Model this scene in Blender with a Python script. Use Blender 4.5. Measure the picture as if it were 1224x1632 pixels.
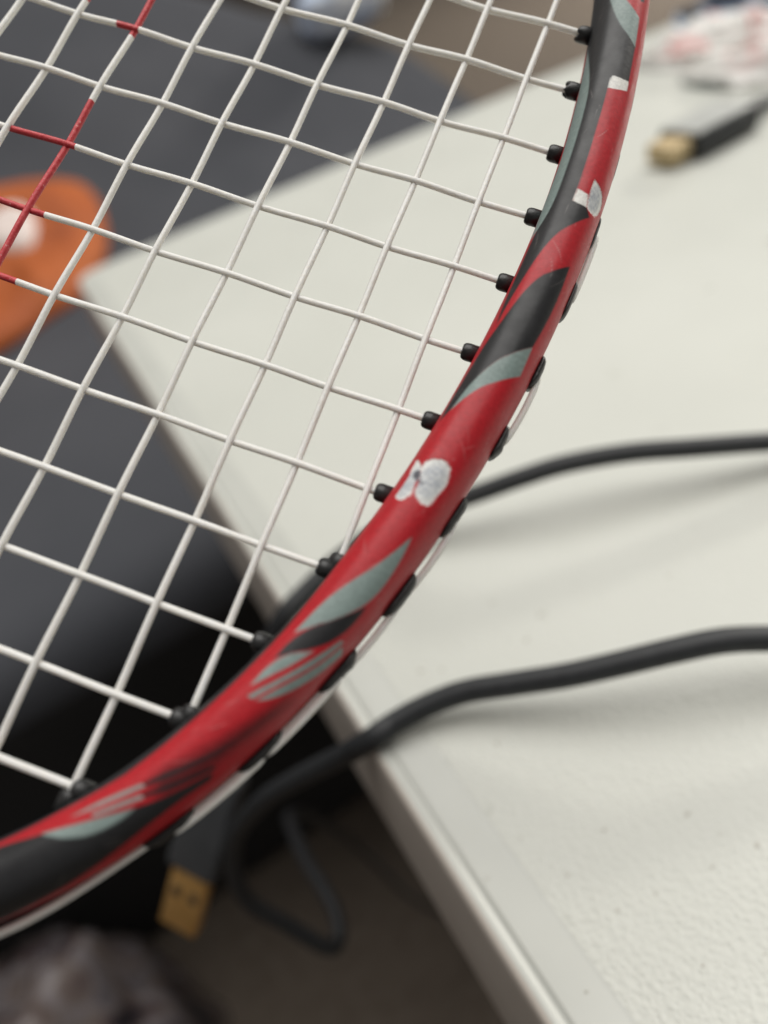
import bpy, bmesh, math, random
import numpy as np
from mathutils import Vector, Matrix, noise

random.seed(4)
for o in list(bpy.data.objects):
    bpy.data.objects.remove(o)
scene = bpy.context.scene
COL = scene.collection
TOP = 0.74                      # table-top height (m)

# ------------------------------------------------------------------ camera
cam_data = bpy.data.cameras.new('camera')
cam = bpy.data.objects.new('camera', cam_data)
COL.objects.link(cam)
cam.matrix_world = Matrix(((0.84756792, 0.47836996, -0.2297625, -0.01035852),
                           (-0.47558507, 0.49257644, -0.72882597, -0.4768094),
                           (-0.23547286, 0.72700112, 0.6449976, 0.13118265 + TOP),
                           (0, 0, 0, 1)))
cam_data.sensor_fit = 'VERTICAL'
cam_data.sensor_height = 36.0
cam_data.sensor_width = 27.0
cam_data.lens = 1131.0 / 1632.0 * 36.0
cam_data.clip_start = 0.004
cam_data.clip_end = 60.0
cam_data.dof.use_dof = True
cam_data.dof.focus_distance = 0.082
cam_data.dof.aperture_fstop = 9.2
scene.camera = cam

# ------------------------------------------------------------------ world + lamps (indoor, one ceiling lamp, one added fill lamp)
world = bpy.data.worlds.new('World')
scene.world = world
world.use_nodes = True
bg = world.node_tree.nodes['Background']
bg.inputs[0].default_value = (1.0, 0.96, 0.9, 1)
bg.inputs[1].default_value = 0.15

def area_lamp(name, loc, target, size, power, color):
    ld = bpy.data.lights.new(name, 'AREA')
    ld.shape = 'RECTANGLE'; ld.size = size[0]; ld.size_y = size[1]
    ld.energy = power; ld.color = color
    lo = bpy.data.objects.new(name, ld)
    COL.objects.link(lo)
    lo.location = loc
    lo.rotation_euler = (Vector(target) - Vector(loc)).to_track_quat('-Z', 'Y').to_euler()
    return lo
area_lamp('ceiling_or_fill_lamp', (0.75, 0.15, 3.5), (0.1, -0.3, TOP), (3.4, 2.8), 112, (1.0, 0.98, 0.94))
area_lamp('ceiling_or_fill_lamp', (6.5, 1.9, 2.9), (5.5, 3.2, 0), (1.2, 0.6), 520, (1.0, 0.965, 0.89))  # added unseen lamp, brightens the far floor

vs = scene.view_settings
scene.display_settings.display_device = 'sRGB'
vs.view_transform = 'Standard'
vs.look = 'None'
vs.exposure = 0.0
vs.gamma = 1.0
scene.cycles.max_bounces = 6
scene.cycles.use_denoising = True

# ------------------------------------------------------------------ helpers
def mm(x, y, z):
    """millimetres from the table corner (z from the table top) -> world metres"""
    return Vector((x * .001, y * .001, TOP + z * .001))

def mesh_obj(name, verts, faces, mats, parent=None, smooth=True, midx=None):
    me = bpy.data.meshes.new(name)
    me.from_pydata([tuple(v) for v in verts], [], [tuple(int(i) for i in f) for f in faces])
    for m in (mats if isinstance(mats, (list, tuple)) else [mats]):
        me.materials.append(m)
    if smooth:
        me.polygons.foreach_set('use_smooth', [True] * len(me.polygons))
    if midx is not None:
        me.polygons.foreach_set('material_index', list(midx))
    me.update()
    o = bpy.data.objects.new(name, me)
    COL.objects.link(o)
    if parent is not None:
        o.parent = parent
    return o

def link_copy(o, name, parent):
    c = o.copy(); c.name = name
    COL.objects.link(c); c.parent = parent
    return c

def bm_obj(name, bm, mats, parent=None, smooth=True):
    bmesh.ops.recalc_face_normals(bm, faces=bm.faces)
    me = bpy.data.meshes.new(name)
    bm.to_mesh(me); bm.free()
    for m in (mats if isinstance(mats, (list, tuple)) else [mats]):
        me.materials.append(m)
    if smooth:
        me.polygons.foreach_set('use_smooth', [True] * len(me.polygons))
    o = bpy.data.objects.new(name, me)
    COL.objects.link(o)
    if parent is not None:
        o.parent = parent
    return o

def tag(o, label=None, cat=None, group=None, kind=None):
    if label: o['label'] = label
    if cat: o['category'] = cat
    if group: o['group'] = group
    if kind: o['kind'] = kind
    return o

def empty(name, loc):
    o = bpy.data.objects.new(name, None)
    o.empty_display_size = .02
    COL.objects.link(o)
    o.location = loc
    return o

def tube(pts, rad, sides=12, caps=True):
    """swept round tube; rad may be a list. returns verts, faces"""
    P = np.array([list(p) for p in pts], float)
    n = len(P)
    R = np.full(n, rad) if np.isscalar(rad) else np.array(rad)
    T = np.gradient(P, axis=0)
    T /= np.linalg.norm(T, axis=1)[:, None]
    ref = np.array([0, 0, 1.]) if abs(T[0, 2]) < .9 else np.array([1., 0, 0])
    nrm = ref - T[0] * (ref @ T[0]); nrm /= np.linalg.norm(nrm)
    V = []; F = []
    for i in range(n):
        nrm = nrm - T[i] * (nrm @ T[i]); nrm /= np.linalg.norm(nrm)
        b = np.cross(T[i], nrm)
        for k in range(sides):
            a = 2 * math.pi * k / sides
            V.append(P[i] + R[i] * (math.cos(a) * nrm + math.sin(a) * b))
    for i in range(n - 1):
        for k in range(sides):
            k2 = (k + 1) % sides
            F.append((i * sides + k, i * sides + k2, (i + 1) * sides + k2, (i + 1) * sides + k))
    if caps:
        F.append(tuple(range(sides - 1, -1, -1)))
        F.append(tuple(range((n - 1) * sides, n * sides)))
    return V, F

def catmull(pts, per=10):
    P = [np.array(p, float) for p in pts]
    P = [2 * P[0] - P[1]] + P + [2 * P[-1] - P[-2]]
    out = []
    for i in range(1, len(P) - 2):
        for k in range(per):
            t = k / per
            out.append(.5 * ((2 * P[i]) + (-P[i - 1] + P[i + 1]) * t + (2 * P[i - 1] - 5 * P[i] + 4 * P[i + 1] - P[i + 2]) * t * t
                             + (-P[i - 1] + 3 * P[i] - 3 * P[i + 1] + P[i + 2]) * t ** 3))
    out.append(P[-2])
    return out

def rounded_box(sx, sy, sz, bevel, seg=3):
    bm = bmesh.new()
    bmesh.ops.create_cube(bm, size=1)
    bmesh.ops.scale(bm, vec=(sx, sy, sz), verts=bm.verts)
    bmesh.ops.bevel(bm, geom=bm.edges[:], offset=bevel, segments=seg, profile=.5, affect='EDGES')
    return bm

def new_mat(name, base=(.5, .5, .5), rough=.5, metal=0.0, spec=.5):
    m = bpy.data.materials.new(name)
    m.use_nodes = True
    b = m.node_tree.nodes['Principled BSDF']
    b.inputs['Base Color'].default_value = (*base, 1)
    b.inputs['Roughness'].default_value = rough
    b.inputs['Metallic'].default_value = metal
    b.inputs['Specular IOR Level'].default_value = spec
    return m, m.node_tree, b

def add(nt, kind, **kw):
    n = nt.nodes.new(kind)
    for k, v in kw.items():
        setattr(n, k, v)
    return n

def noise_node(nt, scale, detail=3, rough=.55, coord='Object', dist=0.0):
    tc = add(nt, 'ShaderNodeTexCoord')
    n = add(nt, 'ShaderNodeTexNoise')
    n.inputs['Scale'].default_value = scale
    n.inputs['Detail'].default_value = detail
    n.inputs['Roughness'].default_value = rough
    n.inputs['Distortion'].default_value = dist
    nt.links.new(tc.outputs[coord], n.inputs['Vector'])
    return n

def ramp(nt, src, stops):
    r = add(nt, 'ShaderNodeValToRGB')
    e = r.color_ramp.elements
    while len(e) < len(stops):
        e.new(.5)
    for i, (p, c) in enumerate(stops):
        e[i].position = p
        e[i].color = (*c, 1) if len(c) == 3 else c
    nt.links.new(src, r.inputs[0])
    return r

def bump(nt, b, height, strength, dist):
    n = add(nt, 'ShaderNodeBump')
    n.inputs['Strength'].default_value = strength
    n.inputs['Distance'].default_value = dist
    nt.links.new(height, n.inputs['Height'])
    nt.links.new(n.outputs[0], b.inputs['Normal'])
    return n

# ------------------------------------------------------------------ materials
def varied(name, c0, c1, scale, rough, bscale=None, bstr=.3, bdist=.001, metal=0.0, spec=.5):
    m, nt, b = new_mat(name, c0, rough, metal, spec)
    n = noise_node(nt, scale, 4)
    r = ramp(nt, n.outputs['Fac'], [(.3, c0), (.7, c1)])
    nt.links.new(r.outputs[0], b.inputs['Base Color'])
    if bscale:
        n2 = noise_node(nt, bscale, 4)
        bump(nt, b, n2.outputs['Fac'], bstr, bdist)
    return m

# racket paint: colour comes from the decal attribute of the frame
M_PAINT, nt, b = new_mat('racket_paint', rough=.36)
at_ = add(nt, 'ShaderNodeAttribute'); at_.attribute_name = 'paint'
sp_n = noise_node(nt, 2600, 3)
mixc = add(nt, 'ShaderNodeMix'); mixc.data_type = 'RGBA'; mixc.blend_type = 'MULTIPLY'
mixc.inputs[0].default_value = 1.0
spr = ramp(nt, sp_n.outputs['Fac'], [(.3, (.86, .86, .86)), (.7, (1.1, 1.1, 1.1))])
nt.links.new(at_.outputs['Color'], mixc.inputs[6]); nt.links.new(spr.outputs[0], mixc.inputs[7])
nt.links.new(mixc.outputs[2], b.inputs['Base Color'])
rn = noise_node(nt, 500, 5)
rr = ramp(nt, rn.outputs['Fac'], [(.3, (.38, .38, .38)), (.7, (.5, .5, .5))])
nt.links.new(rr.outputs[0], b.inputs['Roughness'])
b.inputs['Specular IOR Level'].default_value = .4
bn = noise_node(nt, 1500, 3)
bump(nt, b, bn.outputs['Fac'], .12, .0002)

M_STRING = varied('string_white', (.86, .83, .77), (.93, .91, .86), 900, .42, 3200, .35, .0002)
_b = M_STRING.node_tree.nodes['Principled BSDF']
_b.inputs['Subsurface Weight'].default_value = .65
_b.inputs['Subsurface Radius'].default_value = (1.0, .95, .85)
_b.inputs['Subsurface Scale'].default_value = .0012
M_STRING_RED = varied('string_red_ink', (.52, .024, .036), (.70, .08, .09), 1300, .5, 3200, .4, .0002)
nt = M_STRING_RED.node_tree; b = nt.nodes['Principled BSDF']
old = b.inputs['Base Color'].links[0].from_socket
fl = noise_node(nt, 2600, 4, .7)
fr_ = ramp(nt, fl.outputs['Fac'], [(.62, (0, 0, 0)), (.70, (1, 1, 1))])
mxr = add(nt, 'ShaderNodeMix'); mxr.data_type = 'RGBA'
nt.links.new(fr_.outputs[0], mxr.inputs[0]); nt.links.new(old, mxr.inputs[6]); mxr.inputs[7].default_value = (.80, .55, .52, 1)
nt.links.new(mxr.outputs[2], b.inputs['Base Color'])
M_GROMMET = varied('grommet_nylon', (.012, .012, .013), (.03, .03, .03), 900, .38, 2500, .3, .0002)
M_RUBBER = varied('cable_rubber', (.017, .0185, .021), (.026, .028, .031), 400, .52, 2500, .2, .0002)
M_GREYPLUG = varied('plug_grey', (.44, .45, .43), (.52, .53, .51), 120, .38, spec=.5)
M_DARKPLUG = varied('plug_dark_grey', (.045, .048, .053), (.065, .068, .074), 120, .5)
M_GOLD_PALE = varied('pale_gold_plate', (.60, .46, .26), (.70, .56, .34), 300, .5, metal=.5)
M_GOLD = varied('gold_plate', (.68, .38, .12), (.80, .48, .18), 300, .35, metal=.75)
M_HOLE, _, _ = new_mat('dark_recess', (.05, .03, .015), .8)
M_GREYPAINT = varied('cushion_cloth', (.042, .045, .054), (.058, .060, .070), 4.5, .85, 900, .25, .001)
M_SKIRT = varied('sofa_side', (.012, .012, .013), (.02, .02, .021), 6, .9, 700, .3, .001)
M_CARPET = varied('carpet', (.110, .086, .067), (.155, .126, .10), 60, .95, 500, .8, .004)
M_TABLESIDE = varied('table_side_plastic', (.62, .56, .50), (.68, .62, .56), 60, .45)
M_LEG = varied('leg_metal', (.32, .32, .32), (.42, .42, .42), 30, .35, metal=.6)
M_GRIP = varied('grip_wrap', (.03, .03, .03), (.06, .06, .06), 200, .7, 600, .4, .0006)

# orange cloth
M_ORANGE = varied('orange_cloth', (.31, .062, .007), (.42, .098, .012), 14, .7, 260, .35, .002)
M_PATCH, nt, b = new_mat('pale_patch', (.72, .62, .58), .7)
# pale blue towel
M_TOWEL, nt, b = new_mat('blue_white_cloth', rough=.85)
n = noise_node(nt, 14, 2)
r = ramp(nt, n.outputs['Fac'], [(.36, (.50, .62, .86)), (.5, (.72, .79, .90)), (.62, (.88, .89, .90))])
nt.links.new(r.outputs[0], b.inputs['Base Color'])
# printed plastic wrapper
def wrapper(name, seed, stops, stretch=(1.5, .42, 1.5)):
    m, nt, b = new_mat(name, rough=.34)
    n = noise_node(nt, 26, 2, dist=.6)
    mp = add(nt, 'ShaderNodeMapping'); mp.inputs['Location'].default_value = (seed, seed * .3, 0)
    mp.inputs['Scale'].default_value = stretch
    tc = add(nt, 'ShaderNodeTexCoord')
    nt.links.new(tc.outputs['Object'], mp.inputs[0]); nt.links.new(mp.outputs[0], n.inputs['Vector'])
    r = ramp(nt, n.outputs['Fac'], stops)
    nt.links.new(r.outputs[0], b.inputs['Base Color'])
    return m
M_WRAP = wrapper('wrapper_print_and_shadow', 3.1, [(.38, (.035, .05, .045)), (.42, (.30, .33, .32)), (.45, (.82, .80, .76)), (.53, (.82, .80, .77)), (.57, (.72, .30, .28)), (.60, (.82, .79, .76)), (.68, (.62, .18, .16)), (.72, (.8, .78, .75))])  # darkest stops paint the shadow under lifted folds; the reds are print
M_WRAP2 = wrapper('printed_wrapper_blue', 7.7, [(.36, (.04, .05, .07)), (.41, (.10, .12, .16)), (.445, (.34, .47, .68)), (.49, (.80, .80, .80)), (.57, (.76, .34, .32)), (.61, (.82, .80, .77)), (.8, (.78, .76, .74))])
M_CLOTH = wrapper('patterned_cloth', 1.3, [(.3, (.025, .027, .033)), (.4, (.085, .06, .066)), (.48, (.17, .135, .12)), (.55, (.24, .215, .225)), (.62, (.10, .09, .105)), (.7, (.16, .095, .075))], (.8, .8, .55))

# blow-moulded table plastic
M_TABLE, nt, b = new_mat('table_plastic', (.66, .66, .59), .4)
n1 = noise_node(nt, 9, 4)
r1 = ramp(nt, n1.outputs['Fac'], [(.3, (.605, .615, .565)), (.7, (.645, .655, .605))])
sm = noise_node(nt, 62, 5, .7)
r2 = ramp(nt, sm.outputs['Fac'], [(.27, (.80, .80, .78)), (.36, (1, 1, 1))])
mx = add(nt, 'ShaderNodeMix'); mx.data_type = 'RGBA'; mx.blend_type = 'MULTIPLY'; mx.inputs[0].default_value = 1
nt.links.new(r1.outputs[0], mx.inputs[6]); nt.links.new(r2.outputs[0], mx.inputs[7])
nt.links.new(mx.outputs[2], b.inputs['Base Color'])
rn = noise_node(nt, 40, 4)
rr = ramp(nt, rn.outputs['Fac'], [(.3, (.36, .36, .36)), (.7, (.44, .44, .44))])
nt.links.new(rr.outputs[0], b.inputs['Roughness'])
vt = add(nt, 'ShaderNodeTexVoronoi'); vt.feature = 'SMOOTH_F1'
vt.inputs['Scale'].default_value = 980; vt.inputs['Smoothness'].default_value = .6
wn = noise_node(nt, 500, 2)
tcv = add(nt, 'ShaderNodeTexCoord')
va = add(nt, 'ShaderNodeVectorMath'); va.operation = 'MULTIPLY_ADD'
va.inputs[1].default_value = (.0011, .0011, .0011)
nt.links.new(wn.outputs['Color'], va.inputs[0]); nt.links.new(tcv.outputs['Object'], va.inputs[2])
nt.links.new(va.outputs[0], vt.inputs['Vector'])
pb = noise_node(nt, 1500, 3, .6)
ma = add(nt, 'ShaderNodeMath'); ma.operation = 'MULTIPLY_ADD'; ma.inputs[1].default_value = .5
nt.links.new(pb.outputs['Fac'], ma.inputs[0]); nt.links.new(vt.outputs['Distance'], ma.inputs[2])
bump(nt, b, ma.outputs[0], .32, .00045)
b.inputs['Specular IOR Level'].default_value = .5
M_TABLE_RIM, nt, b = new_mat('table_rim_plastic', (.63, .63, .57), .33)
n1 = noise_node(nt, 30, 4)
r1 = ramp(nt, n1.outputs['Fac'], [(.3, (.53, .54, .50)), (.7, (.575, .585, .545))])  # colour darkened to stand in for the dark reflection in the smooth rim
nt.links.new(r1.outputs[0], b.inputs['Base Color'])
M_SPECK, nt, b = new_mat('dirt_speck', (.46, .45, .40), .7)

# ------------------------------------------------------------------ ground
def grid_plane(name, x0, x1, y0, y1, z, mat):
    return mesh_obj(name, [(x0, y0, z), (x1, y0, z), (x1, y1, z), (x0, y1, z)], [(0, 1, 2, 3)], mat, smooth=False)
floor = grid_plane('floor', -14, 30, -6, 40, 0, M_CARPET)
tag(floor, kind='structure')

# ------------------------------------------------------------------ white folding table
table = empty('folding_table', (0.6, -0.38, 0))
tag(table, 'white plastic folding table with a rolled rim and a pebbled top under the racket', 'table')
TW, TD, CR = 1220.0, 760.0, 13.0
def rr_loop(off, z, seg=10):
    """rounded-rectangle outline of the table, grown outwards by off (mm)"""
    r = max(CR + off, .5)
    pts = []
    for (cx, cy, a0) in ((TW - CR, -CR, 0), (CR, -CR, 90), (CR, -TD + CR, 180), (TW - CR, -TD + CR, 270)):
        for k in range(seg + 1):
            a = math.radians(a0 + 90 * k / seg)
            pts.append((cx + r * math.cos(a), cy + r * math.sin(a), z))
    return pts
def table_loops(profile):
    V = []; F = []
    for off, z in profile:
        V += [mm(*p) - table.location for p in rr_loop(off, z)]
    n = len(V) // len(profile)
    for i in range(len(profile) - 1):
        for k in range(n):
            k2 = (k + 1) % n
            F.append((i * n + k, (i + 1) * n + k, (i + 1) * n + k2, i * n + k2))
    return V, F, n
prof = [(-9.2, 0), (-8.9, -.06), (-8.4, -.1), (-1.9, -.1), (-1.4, -.16), (-1.0, -.5), (-.7, -.62), (-.35, -.5), (0, -.18), (.5, -.05), (1.2, -.12),
        (1.8, -.45), (2.2, -1.0), (2.5, -2.0), (3.0, -5), (4.4, -15), (6.4, -31), (6.2, -34.5), (4.9, -37.5), (2.5, -39), (-3, -39), (-5, -37)]
V, F, n = table_loops(prof)
mi = [1 if k // n < 10 else 2 for k in range(len(F))]
F.append(tuple(range(n))); mi.append(0)
F.append(tuple(range((len(prof) - 1) * n, len(prof) * n))[::-1]); mi.append(2)
top = mesh_obj('tabletop', V, F, [M_TABLE, M_TABLE_RIM, M_TABLESIDE], table, midx=mi)
for (lx, ly) in ((170, -90), (170, -670), (1050, -90), (1050, -670)):
    p0 = mm(lx, ly, -36) - table.location; p1 = mm(lx, ly, -734) - table.location
    v, f = tube([p0, p0 + (p1 - p0) * .5, p1], .0125, 12)
    leg = mesh_obj('leg', v, f, M_LEG, table)
    bmf = rounded_box(.034, .034, .02, .004)
    foot = bm_obj('foot', bmf, M_RUBBER, leg)
    foot.location = p1 + Vector((0, 0, .004))
# dirt flecks lying on the plastic (one patch of specks on the top)
SP = [(24.7, -431.4, .55), (11.9, -424.1, .35), (38, -437.5, .6), (42.9, -447.5, .6), (24.2, -444, .35), (31, -458.9, .3), (5.8, -448.4, .35),
      (46.3, -386.3, .8), (40.3, -376.2, .6), (39.7, -390.1, .7), (16.2, -381.9, .9), (20.3, -384.7, .7), (75.4, -396.3, .6), (19.4, -406.6, .6),
      (2.8, -426.4, .4), (14.5, -433.8, .4), (17.6, -442.5, .45), (22.5, -455.2, .35), (34.5, -446, .4), (39.5, -443, .3)]
V = []; F = []
for (x, y, r) in SP:
    k0 = len(V); nn = 9
    V.append(mm(x, y, .12) - table.location)
    for k in range(nn):
        a = 2 * math.pi * k / nn; q = r * random.uniform(.55, 1.15)
        V.append(mm(x + q * math.cos(a), y + .8 * q * math.sin(a), .012) - table.location)
    for k in range(nn):
        F.append((k0, k0 + 1 + k, k0 + 1 + (k + 1) % nn))
sk = mesh_obj('dirt_flecks', V, F, M_SPECK, table); sk['kind'] = 'stuff'

# ------------------------------------------------------------------ dark grey sofa beyond the table
sofa = empty('sofa', mm(0, 600, -740))
tag(sofa, 'low charcoal grey cloth sofa with a dark side behind the corner of the white table', 'sofa')
def sofa_h(y):
    s = min(max((y - 700) / 1100, 0), 1)
    return -240 + 560 * s * s * (3 - 2 * s)
XB = [(-950, 1480), (0, 1440), (151, 1410), (367, 1345), (437, 1309), (524, 1249), (581, 1207), (659, 1153), (738, 1099), (775, 1066), (798, 1033), (813, 975), (822, 930), (828, 895)]
def ymax(x):
    return float(np.interp(x, [p[0] for p in XB], [p[1] for p in XB]))
xs = list(np.arange(-950, 740, 26.)) + [p[0] for p in XB if p[0] >= 738]
NY = 70
V = []; F = []
for x in xs:
    ym = ymax(x)
    col = [(x, 30, -732), (x, 12, -600), (x, 3, -330), (x, 0, -300), (x, 3, -281), (x, 12, -263), (x, 27, -250)]
    for j in range(NY + 1):
        y = 46 + (ym - 46) * j / NY
        z = sofa_h(y) + 9 * noise.noise(Vector((x * .004, y * .004, 0))) + 3 * noise.noise(Vector((x * .012, y * .012, 3)))
        if j == 0: z = -242.5
        col.append((x, y, z))
    col += [(x, ym + 14, col[-1][2] - 8), (x, ym + 20, col[-1][2] - 40), (x, ym + 24, -732)]
    V += [mm(*c) - sofa.location for c in col]
nc = len(col)
mi = []
for i in range(len(xs) - 1):
    for j in range(nc - 1):
        F.append((i * nc + j, (i + 1) * nc + j, (i + 1) * nc + j + 1, i * nc + j + 1))
        mi.append(1 if j < 3 else 0)
for i0 in (0, len(xs) - 1):
    F.append(tuple(i0 * nc + j for j in (range(nc) if i0 else range(nc - 1, -1, -1)))); mi.append(0)
mesh_obj('cushion', V, F, [M_GREYPAINT, M_SKIRT], sofa, midx=mi)

# ------------------------------------------------------------------ orange bag on the sofa
bag = empty('orange_bag', mm(-60, 820, sofa_h(820)))
tag(bag, 'flat orange cloth bag with a pale patch, lying on the grey sofa', 'bag')
def lump(sx, sy, sz, e=2.6, nu=40, nv=24, amp=.06, seed=0, fr=2.2):
    V = []; F = []
    for j in range(nv + 1):
        ph = -math.pi / 2 + math.pi * j / nv
        for i in range(nu):
            th = 2 * math.pi * i / nu
            c = lambda a, e=e: math.copysign(abs(a) ** (2 / e), a)
            v = Vector((c(math.cos(ph)) * c(math.cos(th)), c(math.cos(ph)) * c(math.sin(th)), c(math.sin(ph))))
            k = 1 + amp * noise.noise(v * fr + Vector((seed, 0, 0))) + amp * .5 * noise.noise(v * fr * 2.6 + Vector((0, seed, 0)))
            V.append(Vector((v.x * sx * k, v.y * sy * k, v.z * sz * k)))
    for j in range(nv):
        for i in range(nu):
            i2 = (i + 1) % nu
            F.append((j * nu + i, j * nu + i2, (j + 1) * nu + i2, (j + 1) * nu + i))
    return V, F
def pouch(name, outline, h0, h1, mat, rings=9, seed=0.0, tuck=.35):
    """low domed pouch lying on the sofa: outline (mm), rim height and dome height"""
    P = catmull([(*p, 0) for p in outline + outline[:1]], 7)[:-1]
    cx = sum(p[0] for p in P) / len(P); cy = sum(p[1] for p in P) / len(P)
    V = []; F = []; n = len(P)
    for r_ in range(rings + 2):
        if r_ == 0: sc_, hh = .97, -6
        else:
            t = (r_ - 1) / rings
            sc_, hh = 1 - t * .985, h0 + (h1 - h0) * math.sin(min(t / tuck, 1) * math.pi / 2)
        for p in P:
            x = cx + (p[0] - cx) * sc_; y = cy + (p[1] - cy) * sc_
            wr = (h1 - h0) * (.35 * noise.noise(Vector((x * .012, y * .012, seed))) + .22 * noise.noise(Vector((x * .035, y * .03, seed + 4))))
            V.append(mm(x, y, sofa_h(y) + hh + (wr if r_ > 1 else 0)) - bag.location)
    for r_ in range(rings + 1):
        for k in range(n):
            k2 = (k + 1) % n
            F.append((r_ * n + k, r_ * n + k2, (r_ + 1) * n + k2, (r_ + 1) * n + k))
    F.append(tuple(range((rings + 1) * n, (rings + 2) * n)))
    F.append(tuple(range(n))[::-1])
    return mesh_obj(name, V, F, mat, bag)
pouch('bag_body', [(-245, 1075), (-149, 1053), (-80, 1061), (-20, 1043), (21, 1035), (71, 1016), (105, 987), (112, 933), (92, 859), (47, 787), (5, 736), (-68, 701), (-129, 669), (-195, 648), (-300, 640), (-330, 850)], 12, 42, M_ORANGE, seed=2.0)
pouch('patch', [(-56, 961), (-14, 957), (2, 922), (-8, 885), (-31, 862), (-61, 875), (-82, 908)], 44, 54, M_PATCH, rings=4, seed=2.0)
# ------------------------------------------------------------------ pale blue towel on the sofa's back
towel = tag(mesh_obj('towel', *lump(.088, .05, .046, e=3.0, amp=.14, seed=8, fr=3), M_TOWEL), 'folded pale blue and white cloth on the far ridge of the grey sofa', 'cloth')
towel.location = mm(722, 1086, -24); towel.rotation_euler = (.1, -.1, -.55)

# ------------------------------------------------------------------ crumpled wrappers on the table
def crumple(name, pts, mat, seed):
    """crumpled printed plastic: a folded sheet given body, following a ridge of points (mm): x, y, half-width, height"""
    V = []; F = []; nu = 26; rows = []
    dense = catmull(pts, 8)
    for i, p in enumerate(dense):
        t = i / (len(dense) - 1)
        x, y, hw, h = p
        ring = []
        d = np.array(dense[min(i + 1, len(dense) - 1)])[:2] - np.array(dense[max(i - 1, 0)])[:2]
        d /= np.linalg.norm(d); nrm = np.array([-d[1], d[0]])
        for k in range(nu):
            a = 2 * math.pi * k / nu
            w = hw * math.cos(a)
            q = Vector((x * .03, y * .03, k * .35 + seed))
            sn = noise.noise(q) * .35 + noise.noise(q * 2.7) * .25
            fold = .3 + .7 * abs(math.sin(1.5 * a + .035 * (x + y) + seed)) if 0 < a < math.pi else 0
            z = h * fold * math.sin(a) ** .4 * (1 + sn) if 0 < a < math.pi else 0
            w *= 1 + .8 * sn
            ring.append(mm(x + nrm[0] * w, y + nrm[1] * w, z + .6))
        rows.append(ring)
    V = [v for r_ in rows for v in r_]
    org = sum((Vector(v) for v in V), Vector()) / len(V); org.z = min(v.z for v in V)
    V = [v - org for v in V]
    for i in range(len(rows) - 1):
        for k in range(nu):
            k2 = (k + 1) % nu
            F.append((i * nu + k, i * nu + k2, (i + 1) * nu + k2, (i + 1) * nu + k))
    F.append(tuple(range(nu))); F.append(tuple(range((len(rows) - 1) * nu, len(rows) * nu))[::-1])
    o = mesh_obj(name, V, F, mat, smooth=True); o.location = org
    return o
w1 = crumple('crumpled_wrapper', [(371, -118, 3, 4), (371, -127, 9, 10), (373, -148, 14, 15), (381, -168, 16, 17), (390, -190, 16, 16), (397, -220, 15, 14), (404, -260, 12, 12)], M_WRAP, 1.0)
tag(w1, 'crumpled white plastic wrapper with faint red print, nearest the gold-tipped plug', 'wrapper', 'crumpled wrappers on the table')
w2 = crumple('crumpled_wrapper', [(404, -50, 4, 4), (400, -62, 13, 11), (402, -84, 19, 18), (412, -98, 22, 22), (428, -107, 20, 20), (438, -124, 16, 17), (452, -150, 16, 16), (470, -190, 14, 14)], M_WRAP, 4.2)
tag(w2, 'middle crumpled wrapper with red stripes and a painted fold shadow, behind the nearest one', 'wrapper', 'crumpled wrappers on the table')
w3 = crumple('crumpled_wrapper', [(487, -6, 5, 6), (484, -18, 16, 16), (486, -44, 24, 26), (492, -76, 26, 30), (500, -114, 24, 26), (508, -170, 20, 20)], M_WRAP2, 9.4)
tag(w3, 'crumpled wrapper printed pale blue, red and black, farthest back at the table edge', 'wrapper', 'crumpled wrappers on the table')

# ------------------------------------------------------------------ plug lying on the table (grey body, gold tip)
def frame_from(d, up):
    x = Vector(d).normalized(); z = Vector(up); z = (z - x * z.dot(x)).normalized(); y = z.cross(x)
    return Matrix((x, y, z)).transposed().to_4x4()
hd = empty('display_cable', mm(300, -208, 0))
tag(hd, 'grey cable plug with a gold tip lying on the table beside the wrappers', 'cable')
m4 = frame_from((1, .08, 0), (0, 0, 1))
def place(o, root, base, off, m4):
    loc = mm(*base) - root.location
    o.matrix_local = Matrix.Translation(loc) @ m4 @ Matrix.Translation(Vector(off) * .001)
bm = rounded_box(.0140, .0165, .0085, .0018, 3)
o = bm_obj('gold_shell', bm, M_GOLD_PALE, hd); place(o, hd, (264.5, -210.5, 6.6), (0, 0, 0), m4)
bm = rounded_box(.0036, .0118, .0024, .0004, 1)
oh = bm_obj('socket', bm, M_HOLE, o); oh.location = (-.0052, 0, 0)
bm = rounded_box(.044, .0255, .0125, .003, 4)
o = bm_obj('plug_body', bm, M_RUBBER, hd); place(o, hd, (292.5, -208.4, 6.6), (0, 0, 0), m4)
bm = rounded_box(.038, .0215, .0022, .0009, 2)
oc = bm_obj('plate', bm, M_GREYPLUG, o); oc.location = (-.0026, 0, .0059)
c = catmull([(313, -206.8, 6, 0), (322, -206.4, 6, 0), (336, -206, 5.5, 0), (365, -208, 4.2, 0), (400, -216, 3.4, 0), (445, -236, 3.2, 0)], 8)
rad = [float(np.interp(p[0], [313, 321, 330, 336, 340], [5.2, 4.6, 3.8, 3.0, 2.8])) * .001 for p in c]
v, f = tube([mm(*p[:3]) - hd.location for p in c], rad, 16)
mesh_obj('cord', v, f, M_RUBBER, hd)

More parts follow.
